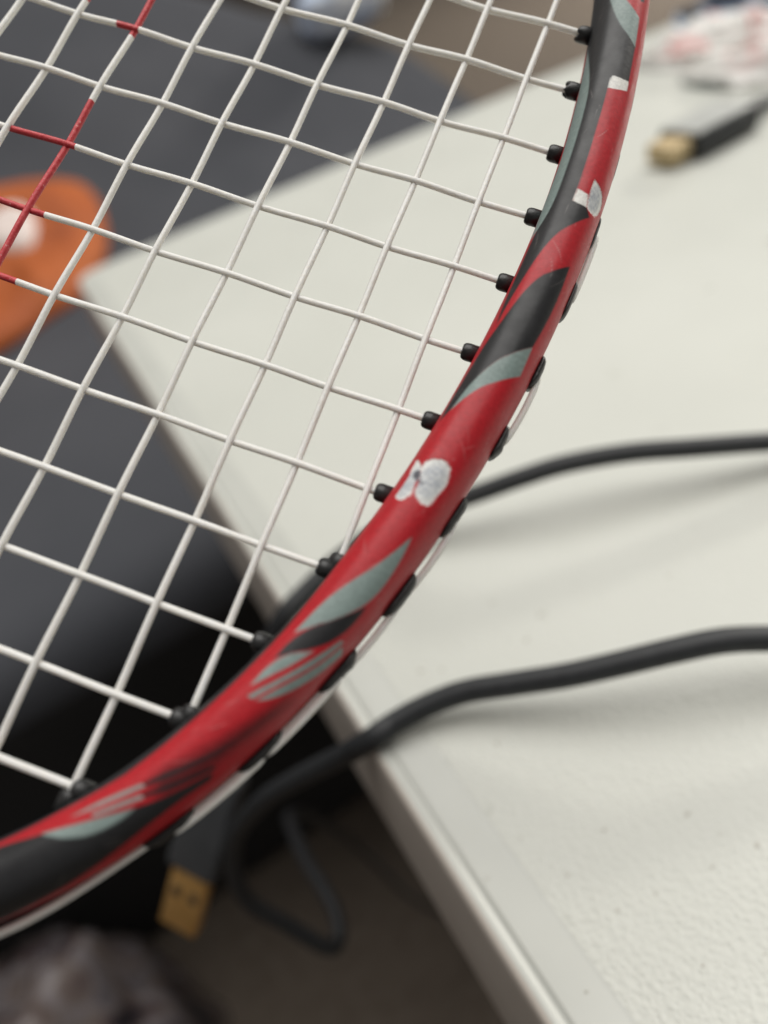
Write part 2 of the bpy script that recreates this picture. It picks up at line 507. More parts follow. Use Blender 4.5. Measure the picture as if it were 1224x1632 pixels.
# ------------------------------------------------------------------ cable hanging over the edge with a gold plug
ca = empty('charging_cable', mm(60, -352, 0))
tag(ca, 'thin black cable crossing the table behind the racket and hanging down to a gold plug', 'cable')
A1 = [(200, -450, 2.7), (172, -424, 2.7), (148, -405, 3.2), (133.2, -393.2, 5.0), (119.2, -385.2, 7.7), (102.6, -376.3, 10.7), (89.4, -368.8, 12.7), (75.2, -362.1, 13.7), (64.8, -357.4, 12.7), (54.3, -352.3, 10.7), (41.9, -346.5, 8.7), (28.3, -342.1, 6.7),
      (16.4, -341.2, 4.4), (5.4, -343.8, 3.2), (-3.1, -346, 1.5), (-9.6, -345.5, -6), (-16, -344.6, -15), (-23, -344.8, -22), (-29, -345.4, -26.5)]
c = catmull(A1, 9)
v, f = tube([mm(*p) - ca.location for p in c], .0025, 18)
mesh_obj('cord', v, f, M_RUBBER, ca)
sa, sb, sc3 = Vector((-62.1, -347.6, -60.6)), Vector((-55.2, -357.3, -64.5)), Vector((-68.3, -360.5, -80.5))
d = (sc3 - sb).normalized()
p_mid = (sa + sb) / 2; p_tip = p_mid + d * 19.5; p_top = p_mid - d * 34
nrm_ = d.cross(sb - sa)
if nrm_.dot(Vector((-10.4, -476.8, 131.2)) - p_mid) < 0: nrm_ = -nrm_
m4 = frame_from(d, nrm_)
bodyc = (p_top + p_mid) / 2
bm = rounded_box((p_mid - p_top).length * .001, .0160, .0082, .002, 4)
o = bm_obj('plug_body', bm, M_DARKPLUG, ca); place(o, ca, tuple(bodyc), (0, 0, 0), m4)
bm = rounded_box((p_tip - p_mid).length * .001 + .002, .0121, .0046, .0007, 3)
o2 = bm_obj('gold_shell', bm, M_GOLD, ca); place(o2, ca, tuple((p_mid + p_tip) / 2), (0, 0, 0), m4)
for s in (-1, 1):
    h = bm_obj('shell_hole', rounded_box(.0030, .0027, .0009, .0002, 1), M_HOLE, o2); h.location = (-.0020, s * .0028, .0022)
v, f = tube([mm(*(p_top - d * 9)) - ca.location, mm(*(p_top - d * 4)) - ca.location, mm(*(p_top + d * 1)) - ca.location], [.0027, .0035, .0042], 16)
mesh_obj('strain_relief', v, f, M_RUBBER, ca)

# ------------------------------------------------------------------ second cable, nearer
cb = empty('black_cable', mm(40, -410, 0))
tag(cb, 'nearer black cable wavering across the table and drooping in a loop below its edge', 'cable')
B1 = [(140, -480, 2.7), (115, -461, 2.9), (98, -447, 4.6), (84.8, -437.1, 7.7), (76.2, -430.7, 10.7), (69.5, -426, 11.7), (62.4, -421.8, 12.7), (54.2, -417.6, 12.2), (44.8, -412.6, 10.7), (36.5, -407.8, 9.2), (28.2, -402.2, 7.7), (19.5, -396.5, 6.2), (11.8, -393.4, 4.7), (4.6, -391.8, 3.4), (-1.5, -391.2, 2.3), (-8.8, -384.5, -7), (-18.3, -377.1, -16.4), (-28.5, -369.6, -27.1), (-38.8, -362.7, -41.5), (-44.8, -360.3, -51.7),
      (-49.6, -360.9, -65), (-50.5, -363.2, -77.2), (-45.7, -367.9, -90.1), (-41, -373.2, -100.7), (-38, -374.9, -106.2), (-35, -372.3, -108.4), (-32.9, -365.7, -108), (-33.3, -355.7, -109.2), (-34.9, -342.6, -113.5), (-35.8, -324.3, -124.2), (-36, -300, -150), (-30, -270, -220), (-20, -240, -340), (-10, -215, -480), (10, -190, -620), (40, -170, -733), (110, -150, -737), (220, -170, -737.5)]
c = catmull(B1, 9)
v, f = tube([mm(*p) - cb.location for p in c], .0025, 18)
mesh_obj('cord', v, f, M_RUBBER, cb)

# ------------------------------------------------------------------ cloth heap on the floor
heap = tag(mesh_obj('clothes_heap', *lump(.13, .15, .245, e=2.6, nu=64, nv=40, amp=.16, seed=3, fr=2.1), M_CLOTH), 'dim heap of patterned pinkish grey cloth on the floor below the racket', 'cloth')
heap.location = mm(-385, -125, -735)

# paint pattern of the racket frame: outlines in (mm along the hoop, degrees round the tube)
DECALS = [
('K', [(-41.12,201),(-40.11,192.7),(-38.92,182.8),(-37.46,170.4),(-35.76,155.6),(-33.92,139.5),(-32.9,137.9),(-31.87,136.1),(-30.82,134),(-29.77,131.3),(-28.73,128.1),(-27.69,124.5),(-26.69,120.3),(-25.72,115.8),(-24.82,110.8),(-23.97,105.6),(-23.2,100.2),(-22.5,94.5),(-21.87,88.6),(-21.32,82.3),(-20.83,75.6),(-20.4,68.4),(-20,61),(-19.2,61),(-18.4,60.9),(-17.6,60.8),(-16.81,60.6),(-16.02,60.3),(-15.25,60),(-14.52,59.7),(-13.81,59.3),(-13.12,59),(-12.89,68.1),(-12.67,77.2),(-12.49,86.3),(-12.32,95.5),(-11.55,95.6),(-10.79,95.7),(-10.03,95.8),(-9.27,95.9),(-8.52,96),(-7.77,96.1),(-7.03,96.2),(-6.29,96.2),(-5.54,96.2),(-4.8,96.1),(-4.06,96),(-3.32,95.9),(-2.58,95.8),(-1.85,95.7),(-1.12,95.5),(-0.4,95.4),(0.33,95.2),(1.07,95.1),(1.81,95.1),(2.56,95),(3.32,95),(4.08,95),(4.11,86.8),(4.14,78.4),(4.16,70),(4.56,63.3),(4.96,56.5),(5.58,65),(6.19,72.9),(6.78,80.1),(7.36,86.4),(7.92,91.7),(8.49,96.4),(9.05,100.7),(9.63,104.5),(10.21,108),(10.8,111.2),(11.41,114.1),(12.02,116.6),(12.63,118.9),(13.25,121),(13.86,122.9),(14.47,124.6),(15.08,126.3),(15.68,127.9),(16.28,129.5),(16.88,130.9),(17.47,132.3),(18.05,133.4),(18.64,134.4),(19.21,135.2),(19.78,135.7),(20.32,135.9),(20.85,136),(21.36,136),(20.73,138.5),(20.09,140.9),(19.41,143.1),(18.72,145.1),(18,146.7),(17.28,147.9),(16.56,148.9),(15.84,149.7),(15.12,150.4),(14.4,150.9),(13.69,151.4),(12.98,151.8),(12.28,152.1),(11.57,152.4),(10.88,152.6),(10.19,152.6),(9.51,152.3),(8.85,151.6),(8.2,150.6),(7.56,149.1),(6.92,147.5),(6.29,145.8),(5.64,144.1),(4.97,142.7),(4.29,141.5),(3.59,140.7),(2.87,140.2),(2.15,139.9),(1.41,139.8),(0.67,139.8),(-0.07,139.8),(-0.8,139.8),(-1.53,139.7),(-2.26,139.6),(-2.98,139.6),(-3.71,139.5),(-4.44,139.5),(-5.18,139.6),(-5.93,139.7),(-6.68,139.7),(-7.44,139.8),(-8.21,139.9),(-8.99,140.1),(-9.79,140.5),(-10.61,141),(-11.46,141.9),(-12.35,143.3),(-13.3,145.2),(-14.33,148),(-15.48,151.7),(-16.75,156.6),(-18.17,162.5),(-19.69,169),(-21.25,175.6),(-22.76,181.5),(-24.15,186.1),(-25.39,189.3),(-26.49,191.3),(-27.51,192.5),(-28.48,193.3),(-29.43,193.8),(-30.37,194.4),(-31.32,194.9),(-32.26,195.4),(-33.22,196),(-34.18,196.5),(-35.14,197.1),(-36.12,197.7),(-37.1,198.4),(-38.1,199),(-39.1,199.7),(-40.11,200.3)]),
('G', [(-22,172),(-20.45,164.4),(-18.96,157.2),(-17.57,150.9),(-16.3,145.5),(-15.15,141.3),(-14.1,138),(-13.13,135.5),(-12.22,133.8),(-11.36,132.7),(-10.54,131.9),(-9.73,131.5),(-8.95,131.3),(-8.17,131.1),(-7.41,131),(-6.65,130.9),(-5.9,130.8),(-5.16,130.7),(-4.42,130.6),(-3.69,130.6),(-2.97,130.6),(-2.25,130.7),(-1.53,130.8),(-0.81,130.9),(-0.09,131),(0.63,131),(1.35,131),(2.07,131.1),(2.77,131.3),(3.46,131.7),(4.13,132.5),(4.77,133.6),(5.38,135.3),(5.95,137.6),(6.49,140.4),(6.98,143.7),(7.43,147.7),(7.82,152),(8.17,156.7),(8.48,161.5),(7.75,163.5),(7,165.5),(6.21,167.6),(5.39,169.5),(4.58,171),(3.79,171.9),(3.05,172.1),(2.36,171.5),(1.71,170.4),(1.08,169),(0.46,167.5),(-0.18,166.1),(-0.84,164.9),(-1.52,164),(-2.23,163.3),(-2.96,163),(-3.71,162.9),(-4.49,163.1),(-5.29,163.5),(-6.11,164.1),(-6.94,164.8),(-7.79,165.6),(-8.65,166.4),(-9.51,167.1),(-10.39,167.9),(-11.27,168.6),(-12.16,169.3),(-13.05,169.9),(-13.95,170.5),(-14.86,171.1),(-15.78,171.8),(-16.7,172.4),(-17.63,173),(-18.56,173.4),(-19.46,173.6),(-20.33,173.3),(-21.17,172.8)]),
('G', [(-31.04,144),(-29.86,139.5),(-28.69,134.9),(-27.54,130.1),(-26.43,125.1),(-25.38,119.7),(-24.39,114.1),(-23.47,108.2),(-22.65,102.1),(-21.91,95.7),(-21.27,89.2),(-20.73,82.4),(-20.28,75.5),(-19.92,68.5),(-19.6,61.5),(-20.29,61.8),(-21,62.1),(-21.75,62.5),(-22.51,62.9),(-23.29,63.4),(-24.08,64),(-24.47,72.3),(-24.91,80.2),(-25.43,87.4),(-26.06,94),(-26.78,100),(-27.59,105.4),(-28.46,110.5),(-29.36,115.5),(-30.2,129.7)]),
('K', [(-27.44,71),(-28,60.5),(-27.68,59),(-27.36,57.5),(-27.04,56),(-26.56,66.5),(-27,68.8)]),
('W', [(-14,93.5),(-14.24,91.5),(-14.16,87.5),(-14.16,83),(-14.16,78),(-14.16,72.5),(-14.32,66.5),(-14.48,60),(-14.08,59),(-13.6,59),(-13.12,59),(-12.8,66),(-12.64,72),(-12.48,77.5),(-12.4,82.5),(-12.32,87.5),(-12.32,91),(-12.32,95.5),(-12.72,95.5),(-13.2,95.5),(-13.68,95)]),
('W', [(2.4,94.5),(2.48,90),(2.56,86),(2.64,81.5),(2.64,76),(2.96,75),(3.28,73.5),(3.6,72.5),(3.92,71),(4.24,70),(4.24,74.5),(4.24,79.5),(4.24,84),(4.24,88),(4.16,91.5),(4.08,95),(3.68,95.5),(3.36,95.5),(3.04,95),(2.72,94.5)]),
('C', [(0.64,73.5),(0.48,72.5),(0.48,71.5),(0.48,70),(0.56,67.5),(0.64,63.5),(0.72,57.5),(0.88,52),(0.96,46),(1.2,41),(1.52,36.5),(1.84,32.5),(2.24,31.5),(2.64,32),(3.12,34.5),(3.52,37.5),(3.92,41.5),(4.08,44),(4.24,48.5),(4.24,51.5),(4.24,54.5),(4.32,58.5),(4.32,62),(4.32,65.5),(4.16,67.5),(4,69.5),(3.76,71),(3.44,71.5),(3.2,72.5),(2.96,72.5),(2.8,72.5),(2.64,72.5),(2.4,72.5),(2,73),(1.44,73.5),(0.96,73.5)]),
('K', [(11.6,56),(12.1,64.4),(12.6,72.4),(13.1,79.6),(13.59,85.9),(14.08,91.4),(14.58,96.2),(15.1,100.5),(15.63,104.3),(16.18,107.8),(16.73,110.9),(17.29,113.8),(17.87,116.4),(18.44,118.8),(19.03,121.1),(19.61,123.2),(20.18,125.4),(20.75,127.6),(21.3,129.9),(21.85,132.2),(22.39,134.5),(22.93,136.8),(23.48,138.8),(24.04,140.6),(24.61,142.1),(25.2,143.4),(25.8,144.5),(26.4,145.4),(27.01,146.1),(27.61,146.8),(28.21,147.4),(28.81,148),(29.4,148.6),(29.98,149.1),(30.56,149.6),(31.14,149.7),(31.72,149.5),(32.3,148.9),(32.85,147.8),(33.39,146.5),(33.92,145),(33.51,141),(33.09,137.1),(32.64,133.5),(32.15,130.3),(31.64,127.7),(31.1,125.5),(30.55,123.6),(30,121.9),(29.45,120.1),(28.9,117.9),(28.35,115.5),(27.81,112.6),(27.27,109.3),(26.74,105.6),(26.21,101.7),(25.68,97.5),(25.17,93),(24.67,88.2),(24.17,82.8),(23.69,76.8),(23.2,70.1),(22.72,63),(22.24,55.5),(21.62,54.7),(21,53.8),(20.38,53),(19.76,52.3),(19.14,51.6),(18.51,51.2),(17.89,50.9),(17.26,50.8),(16.63,50.8),(16,51),(15.36,51.4),(14.73,51.9),(14.1,52.5),(13.47,53.3),(12.85,54.2),(12.22,55.1)]),
('G', [(22.24,55.5),(22.72,63),(23.2,70.1),(23.69,76.8),(24.17,82.8),(24.67,88.2),(25.17,93.1),(25.68,97.5),(26.21,101.8),(26.74,105.8),(27.27,109.6),(27.81,113.2),(28.36,116.6),(28.9,119.6),(29.45,122.3),(30.01,124.7),(30.56,126.7),(31.11,128.3),(31.64,129.6),(32.15,130.6),(32.64,131.5),(32.2,127.8),(31.75,124.1),(31.29,120.1),(30.82,115.9),(30.35,111.6),(29.89,107.1),(29.44,102.5),(29.01,97.8),(28.58,92.9),(28.15,87.8),(27.73,82.3),(27.31,76.5),(26.89,70.2),(26.48,63.7),(26.08,57.1),(25.68,50.5),(25.21,51.3),(24.73,52.1),(24.23,52.8),(23.72,53.5),(23.21,54.2),(22.72,54.9)]),
('C', [(39.76,116),(39.6,116.5),(39.52,116.5),(39.36,116.5),(39.28,116),(39.2,115.5),(39.04,116),(38.96,115.5),(38.8,114),(38.72,111),(38.48,108),(38.32,104),(38.24,100.5),(38.16,97.5),(38.08,94.5),(38,92),(38,89.5),(38,88),(38.08,85.5),(38.16,83.5),(38.24,81.5),(38.24,80),(38.32,78),(38.48,76.5),(38.64,75),(38.88,73),(39.28,71),(39.6,69),(39.92,67.5),(40.16,67),(40.32,67.5),(40.48,68),(40.64,68.5),(40.8,69),(41.04,70),(41.2,70.5),(41.44,71),(41.76,71.5),(42.08,71.5),(42.4,72),(42.72,73),(42.8,74),(42.88,76),(42.88,78),(42.88,79.5),(42.96,81),(42.96,82),(42.96,83.5),(42.96,85),(42.88,88),(42.88,90.5),(42.72,94),(42.64,97),(42.48,99),(42.32,101),(42.08,102),(41.92,103),(41.68,104),(41.52,104),(41.36,104.5),(41.12,105),(40.96,106),(40.8,107),(40.64,108.5),(40.48,109.5),(40.32,111),(40.08,113),(39.92,115)]),
('C', [(38.96,137),(38.96,134),(39.12,128.5),(39.36,123),(39.52,119.5),(39.6,118),(39.76,116),(39.92,115),(40.16,113.5),(40.4,113),(40.72,112),(41.04,111),(41.28,110.5),(41.52,109.5),(41.68,108.5),(41.84,107.5),(42,106.5),(42.24,106),(42.48,105),(42.72,105),(42.96,105.5),(43.12,107),(43.36,108.5),(43.52,111),(43.68,113.5),(43.76,115.5),(43.76,117.5),(43.76,119.5),(43.76,121),(43.68,123.5),(43.68,125.5),(43.6,127.5),(43.44,129),(43.28,129.5),(42.96,130),(42.72,129.5),(42.48,129),(42.16,129.5),(41.84,129.5),(41.52,129.5),(41.2,130),(40.88,131),(40.56,132.5),(40.24,134.5),(40,135),(39.68,136.5),(39.36,137.5),(39.04,139.5)]),
('D', [(40.24,124),(40,116.5),(40.32,109),(40.8,107.5),(40.96,102.5),(41.12,98),(41.36,99),(41.28,104),(41.12,109.5),(41.04,115.5),(40.96,122),(40.56,123)]),
('G', [(46.08,66.5),(46.6,68.7),(47.11,70.8),(47.62,73),(48.12,75.1),(48.62,77.2),(49.11,79.4),(49.6,81.5),(50.08,83.6),(50.56,85.8),(51.04,87.9),(51.51,90.1),(51.98,92.3),(52.45,94.6),(52.91,97),(53.39,99.5),(53.86,102),(54.35,104.4),(54.85,106.7),(55.35,108.7),(55.87,110.4),(56.38,111.8),(56.9,113),(57.41,113.8),(57.92,114.4),(58.42,114.9),(58.89,115.1),(59.34,115.3),(59.76,115.4),(60.16,115.5),(59.8,111.4),(59.43,107.3),(59.05,103.2),(58.64,99.2),(58.23,95.3),(57.81,91.7),(57.39,88.1),(56.98,84.6),(56.56,81),(56.14,77.3),(55.71,73.5),(55.28,69.9),(54.83,66.4),(54.37,63.2),(53.91,60.4),(53.43,58.2),(52.95,56.5),(52.47,55.4),(51.98,54.7),(51.49,54.5),(50.99,54.7),(50.49,55.1),(49.99,55.7),(49.49,56.5),(48.99,57.4),(48.5,58.6),(48.01,59.9),(47.52,61.4),(47.04,63),(46.56,64.7)]),
('K', [(60.25,107.6),(59.79,105.5),(59.33,102.8),(58.88,99.8),(58.45,96.6),(58.02,93.3),(57.6,89.9),(57.18,86.4),(56.76,82.8),(56.34,79.1),(55.92,75.2),(55.5,71.2),(55.09,67.1),(54.69,63.2),(54.3,59.3),(53.92,55.5),(54.32,54.9),(54.72,54.5),(55.15,54.2),(55.59,54.2),(56.04,54.6),(56.5,55.4),(56.96,56.7),(57.41,58.5),(57.86,60.7),(58.3,63.4),(58.72,66.5),(59.14,70),(59.53,73.7),(59.92,77.6),(60.3,81.7),(60.68,85.7),(61.07,89.7),(61.46,93.7),(61.87,97.7),(62.28,101.8),(62.7,105.9),(63.12,110),(62.64,110.4),(62.16,110.7),(61.68,110.7),(61.2,110.3),(60.73,109.3)]),
('G', [(63.35,106),(63.81,107.3),(64.29,108.1),(64.79,108.2),(65.29,107.8),(65.8,107),(66.32,106),(65.84,103.2),(65.36,100.5),(64.88,97.8),(64.41,95.3),(63.94,92.9),(63.48,90.6),(63.02,88.4),(62.56,86.2),(62.11,84.1),(61.67,82.1),(61.25,80.1),(60.84,78.2),(60.45,76.3),(60.08,74.5),(60.35,78.7),(60.64,82.8),(60.95,87),(61.3,91),(61.67,94.8),(62.06,98.3),(62.48,101.4),(62.91,104)]),
('G', [(67.12,98),(66.68,96.2),(66.24,94.5),(65.79,92.7),(65.35,90.9),(64.92,89.1),(64.48,87.2),(64.05,85.2),(63.63,83.2),(63.2,81.1),(62.77,78.9),(62.35,76.7),(61.92,74.5),(61.49,72.3),(61.05,70.1),(60.62,67.8),(60.18,65.5),(59.75,63.2),(59.32,60.9),(58.9,58.6),(58.5,56.4),(58.13,54.2),(57.76,52),(57.76,46),(58.24,47.6),(58.72,49.3),(59.19,51.1),(59.66,53),(60.12,55.1),(60.58,57.3),(61.03,59.7),(61.49,62.3),(61.93,65),(62.38,67.7),(62.82,70.5),(63.26,73.3),(63.7,75.9),(64.14,78.4),(64.58,80.8),(65.01,83),(65.44,85),(65.84,86.8),(66.23,88.4),(66.6,89.7),(66.96,91),(67.04,94.5)]),
('G', [(66.88,86.5),(66.45,84.8),(66.03,83),(65.6,81.1),(65.17,79),(64.75,76.9),(64.32,74.5),(63.89,72),(63.45,69.5),(63.01,66.8),(62.57,64.1),(62.12,61.4),(61.67,58.8),(61.22,56.2),(60.76,53.7),(60.3,51.4),(59.84,49.3),(59.38,47.4),(58.93,45.6),(58.5,44),(58.08,42.5),(58.4,36),(58.72,29.5),(59.2,31.4),(59.68,33.3),(60.15,35.3),(60.62,37.3),(61.08,39.6),(61.55,42),(62,44.6),(62.46,47.3),(62.9,50.2),(63.34,53.2),(63.78,56.3),(64.2,59.6),(64.61,62.9),(65.02,66.5),(65.41,70.2),(65.79,74),(66.16,78.1),(66.52,82.3)]),
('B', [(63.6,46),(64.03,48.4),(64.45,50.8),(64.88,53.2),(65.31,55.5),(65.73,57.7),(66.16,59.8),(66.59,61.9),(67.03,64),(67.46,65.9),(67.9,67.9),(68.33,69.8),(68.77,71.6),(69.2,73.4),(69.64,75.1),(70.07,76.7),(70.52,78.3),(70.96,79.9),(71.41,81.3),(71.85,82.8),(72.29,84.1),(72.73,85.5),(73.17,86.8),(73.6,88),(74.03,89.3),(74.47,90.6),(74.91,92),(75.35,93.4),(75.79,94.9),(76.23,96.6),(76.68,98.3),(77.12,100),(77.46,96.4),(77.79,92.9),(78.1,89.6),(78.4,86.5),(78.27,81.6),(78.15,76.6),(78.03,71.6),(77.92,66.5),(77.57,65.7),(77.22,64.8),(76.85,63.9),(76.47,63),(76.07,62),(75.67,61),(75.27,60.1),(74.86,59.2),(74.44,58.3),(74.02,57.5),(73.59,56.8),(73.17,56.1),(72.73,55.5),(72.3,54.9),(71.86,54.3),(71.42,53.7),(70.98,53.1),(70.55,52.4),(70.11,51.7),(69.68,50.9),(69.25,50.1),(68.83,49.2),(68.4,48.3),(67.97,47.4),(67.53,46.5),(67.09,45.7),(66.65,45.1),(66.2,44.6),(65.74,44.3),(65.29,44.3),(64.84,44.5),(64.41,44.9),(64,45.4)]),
('K', [(78.72,100.5),(78.26,99.2),(77.8,97.9),(77.34,96.5),(76.89,94.9),(76.45,93.3),(76.01,91.5),(75.58,89.7),(75.15,87.8),(74.73,85.9),(74.31,83.9),(73.89,81.9),(73.46,79.8),(73.04,77.7),(72.62,75.6),(72.2,73.6),(71.78,71.5),(71.36,69.5),(70.93,67.5),(70.51,65.5),(70.08,63.5),(70.52,64.5),(70.97,65.6),(71.4,66.9),(71.83,68.3),(72.26,69.8),(72.68,71.5),(73.1,73.2),(73.51,74.9),(73.92,76.7),(74.32,78.5),(74.73,80.3),(75.14,82.1),(75.55,83.9),(75.97,85.6),(76.39,87.2),(76.82,88.8),(77.24,90.3),(77.68,91.7),(78.12,93.1),(78.56,94.5)]),
('G', [(83.58,119.3),(83.14,118.2),(82.7,117),(82.25,115.6),(81.8,114),(81.35,112.3),(80.91,110.5),(80.46,108.8),(80.02,106.9),(79.59,105.1),(79.15,103.3),(78.72,101.5),(78.48,95),(78.92,96.6),(79.37,98.2),(79.8,99.9),(80.24,101.5),(80.68,103.2),(81.12,104.9),(81.57,106.6),(82.03,108.4),(82.49,110.1),(82.96,111.9),(83.44,113.6),(83.9,115.3),(84.35,117),(84.79,118.5),(85.2,120),(85.6,121.5),(85.21,121.3),(84.82,121),(84.42,120.6),(84,120)]),
('K', [(79.12,90.5),(78.69,88.7),(78.27,86.9),(77.84,84.9),(77.42,82.7),(76.99,80.4),(76.57,78.1),(76.15,75.6),(75.73,73.2),(75.32,70.8),(74.91,68.5),(74.51,66.3),(74.14,64.2),(73.78,62.2),(73.44,60.3),(73.12,58.5),(73.12,51.5),(73.52,53.8),(73.92,56),(74.32,58.3),(74.72,60.5),(75.12,62.8),(75.51,65.1),(75.9,67.4),(76.29,69.7),(76.67,72),(77.05,74.3),(77.44,76.6),(77.81,78.7),(78.18,80.7),(78.53,82.6),(78.87,84.3),(79.2,86)]),
('G', [(83.6,107.5),(83.16,105.9),(82.71,104.3),(82.28,102.6),(81.85,101),(81.42,99.3),(81,97.6),(80.59,96),(80.19,94.4),(79.82,92.8),(79.46,91.4),(79.12,90),(79.12,85.5),(79.54,87),(79.97,88.6),(80.39,90.1),(80.81,91.6),(81.24,93.2),(81.67,94.8),(82.11,96.5),(82.55,98.3),(82.99,100.1),(83.44,102)]),
('K', [(95.92,141.5),(95.48,141.4),(95.04,141.3),(94.6,141.1),(94.15,140.8),(93.7,140.3),(93.24,139.7),(92.77,138.7),(92.29,137.5),(91.8,136),(91.31,134.3),(90.81,132.3),(90.31,130.3),(89.81,128.1),(89.31,125.9),(88.82,123.7),(88.33,121.6),(87.84,119.4),(87.36,117.2),(86.88,115),(86.41,112.7),(85.93,110.4),(85.47,108.1),(85.01,105.8),(84.56,103.5),(84.12,101.3),(83.69,99.2),(83.26,97.2),(82.83,95.3),(82.41,93.4),(81.99,91.6),(81.57,89.7),(81.15,87.7),(80.74,85.7),(80.33,83.6),(79.93,81.4),(79.53,79.2),(79.14,76.9),(78.75,74.7),(78.37,72.5),(77.98,70.4),(77.59,68.4),(77.2,66.5),(76.8,64.7),(76.4,62.9),(76,61.1),(75.59,59.3),(75.18,57.5),(74.77,55.6),(74.35,53.8),(73.94,51.9),(73.52,50),(73.88,45.2),(74.24,40.5),(74.59,41.7),(74.94,42.9),(75.31,44),(75.7,45.1),(76.09,46),(76.5,46.8),(76.91,47.3),(77.33,47.7),(77.75,48),(78.17,48.1),(78.59,48.1),(79.01,47.9),(79.43,47.7),(79.85,47.4),(80.27,46.9),(80.7,46.4),(81.12,45.8),(81.55,45.1),(81.97,44.3),(82.4,43.5),(82.83,42.7),(83.26,41.9),(83.7,40.9),(84.13,40),(84.56,39),(84.98,38),(85.4,37),(85.82,36.1),(86.24,35.1),(86.66,34.2),(87.07,33.3),(87.49,32.4),(87.9,31.5),(88.31,30.8),(88.72,30.1),(89.12,29.5),(89.52,29),(89.92,28.5),(90.32,28),(90.72,27.5),(91.12,26.9),(91.53,26.2),(91.94,25.5),(92.36,24.6),(92.78,23.6),(93.2,22.6),(93.62,21.6),(94.05,20.7),(94.46,19.8),(94.88,19.1),(95.29,18.5),(95.69,18),(96.1,17.5),(96.5,16.9),(96.91,16),(97.32,14.6),(97.74,12.7),(98.16,10.5),(97.6,24.3),(97.08,37.3),(96.65,48.8),(96.3,58.7),(96.04,67.1),(95.84,74.5),(95.69,81),(95.58,87.1),(95.5,92.9),(95.46,98.9),(95.45,105.3),(95.48,112),(95.54,119.1),(95.65,126.5),(95.78,134)]),
('G', [(88.32,122.5),(87.84,120.3),(87.36,118.1),(86.88,115.8),(86.41,113.4),(85.93,111),(85.47,108.5),(85.01,106.1),(84.56,103.7),(84.12,101.4),(83.69,99.2),(83.26,97.1),(82.84,95.1),(82.42,93.2),(82,91.3),(81.6,89.4),(81.2,87.6),(80.81,85.7),(80.44,83.8),(80.08,82),(80.43,81.4),(80.79,80.8),(81.18,80.4),(81.58,80.3),(82,80.4),(82.43,80.9),(82.87,81.6),(83.31,82.7),(83.75,84),(84.19,85.5),(84.63,87.3),(85.07,89.3),(85.5,91.7),(85.93,94.6),(86.36,98.1),(86.78,102.2),(87.19,106.8),(87.58,111.9),(87.96,117.1)])]

# ------------------------------------------------------------------ badminton racket
# frame centre line: a squarish oval in the racket's own plane (mm); x to the right, y towards the throat
RA, RB, RCY, RN1, RN2, RXC = 96.75, 102.1, 24.86, 3.867, 1.9026, -86.0
HW, HH, NS = 3.35, 4.9, 2.25
def spow(c, n): return np.sign(c) * np.abs(c) ** (2 / n)
_th = np.linspace(-np.pi, np.pi, 20001)
_x = RXC + RA * spow(np.cos(_th), RN1); _y = RCY + RB * spow(np.sin(_th), RN2)
_u = np.concatenate([[0], np.cumsum(np.hypot(np.diff(_x), np.diff(_y)))]); _u -= _u[len(_u) // 2]
_k = np.concatenate([[True], np.diff(_u) > 1e-7]); _u, _x, _y = _u[_k], _x[_k], _y[_k]
uu = np.linspace(_u[0], _u[-1], 6001)
def _smooth(a, w=41):
    k = np.hanning(w); k /= k.sum()
    return np.convolve(np.concatenate([a[-w - 1:-1], a, a[1:w + 1]]), k, 'same')[w:-w]
cxs = _smooth(np.interp(uu, _u, _x)); cys = _smooth(np.interp(uu, _u, _y))
_tx = np.gradient(cxs, uu); _ty = np.gradient(cys, uu); _l = np.hypot(_tx, _ty)
nxs = _ty / _l; nys = -_tx / _l
def axis(u):
    return tuple(np.interp(u, uu, a) for a in (cxs, cys, nxs, nys))
def surf(u, phi):
    x, y, ox, oy = axis(u)
    w = HW * spow(np.cos(phi), NS); h = HH * spow(np.sin(phi), NS)
    return np.stack([x + ox * w, y + oy * w, h], -1)
ORG = np.array([RXC, 560.0, 0.0])            # butt of the handle
def loc3(p):
    """racket millimetres (x right, y to throat, z to the viewer) -> local metres of the racket"""
    p = np.asarray(p, float) - ORG
    return np.stack([p[..., 0], -p[..., 1], p[..., 2]], -1) * .001

rot = Matrix(((0.61844658, 0.78073931, -0.08927462), (-0.67434492, 0.46894612, -0.57039326), (-0.40346346, 0.41295965, 0.81650571)))
racket = empty('badminton_racket', (0, 0, 0))
base = mm(58.31162672, -389.52211961, 112.94195115) + rot @ Vector(loc3([0, 0, 0])) * -1
racket.matrix_world = Matrix.Translation(base) @ rot.to_4x4()
tag(racket, 'red, black and grey badminton racket with white strings and chipped paint', 'racket')

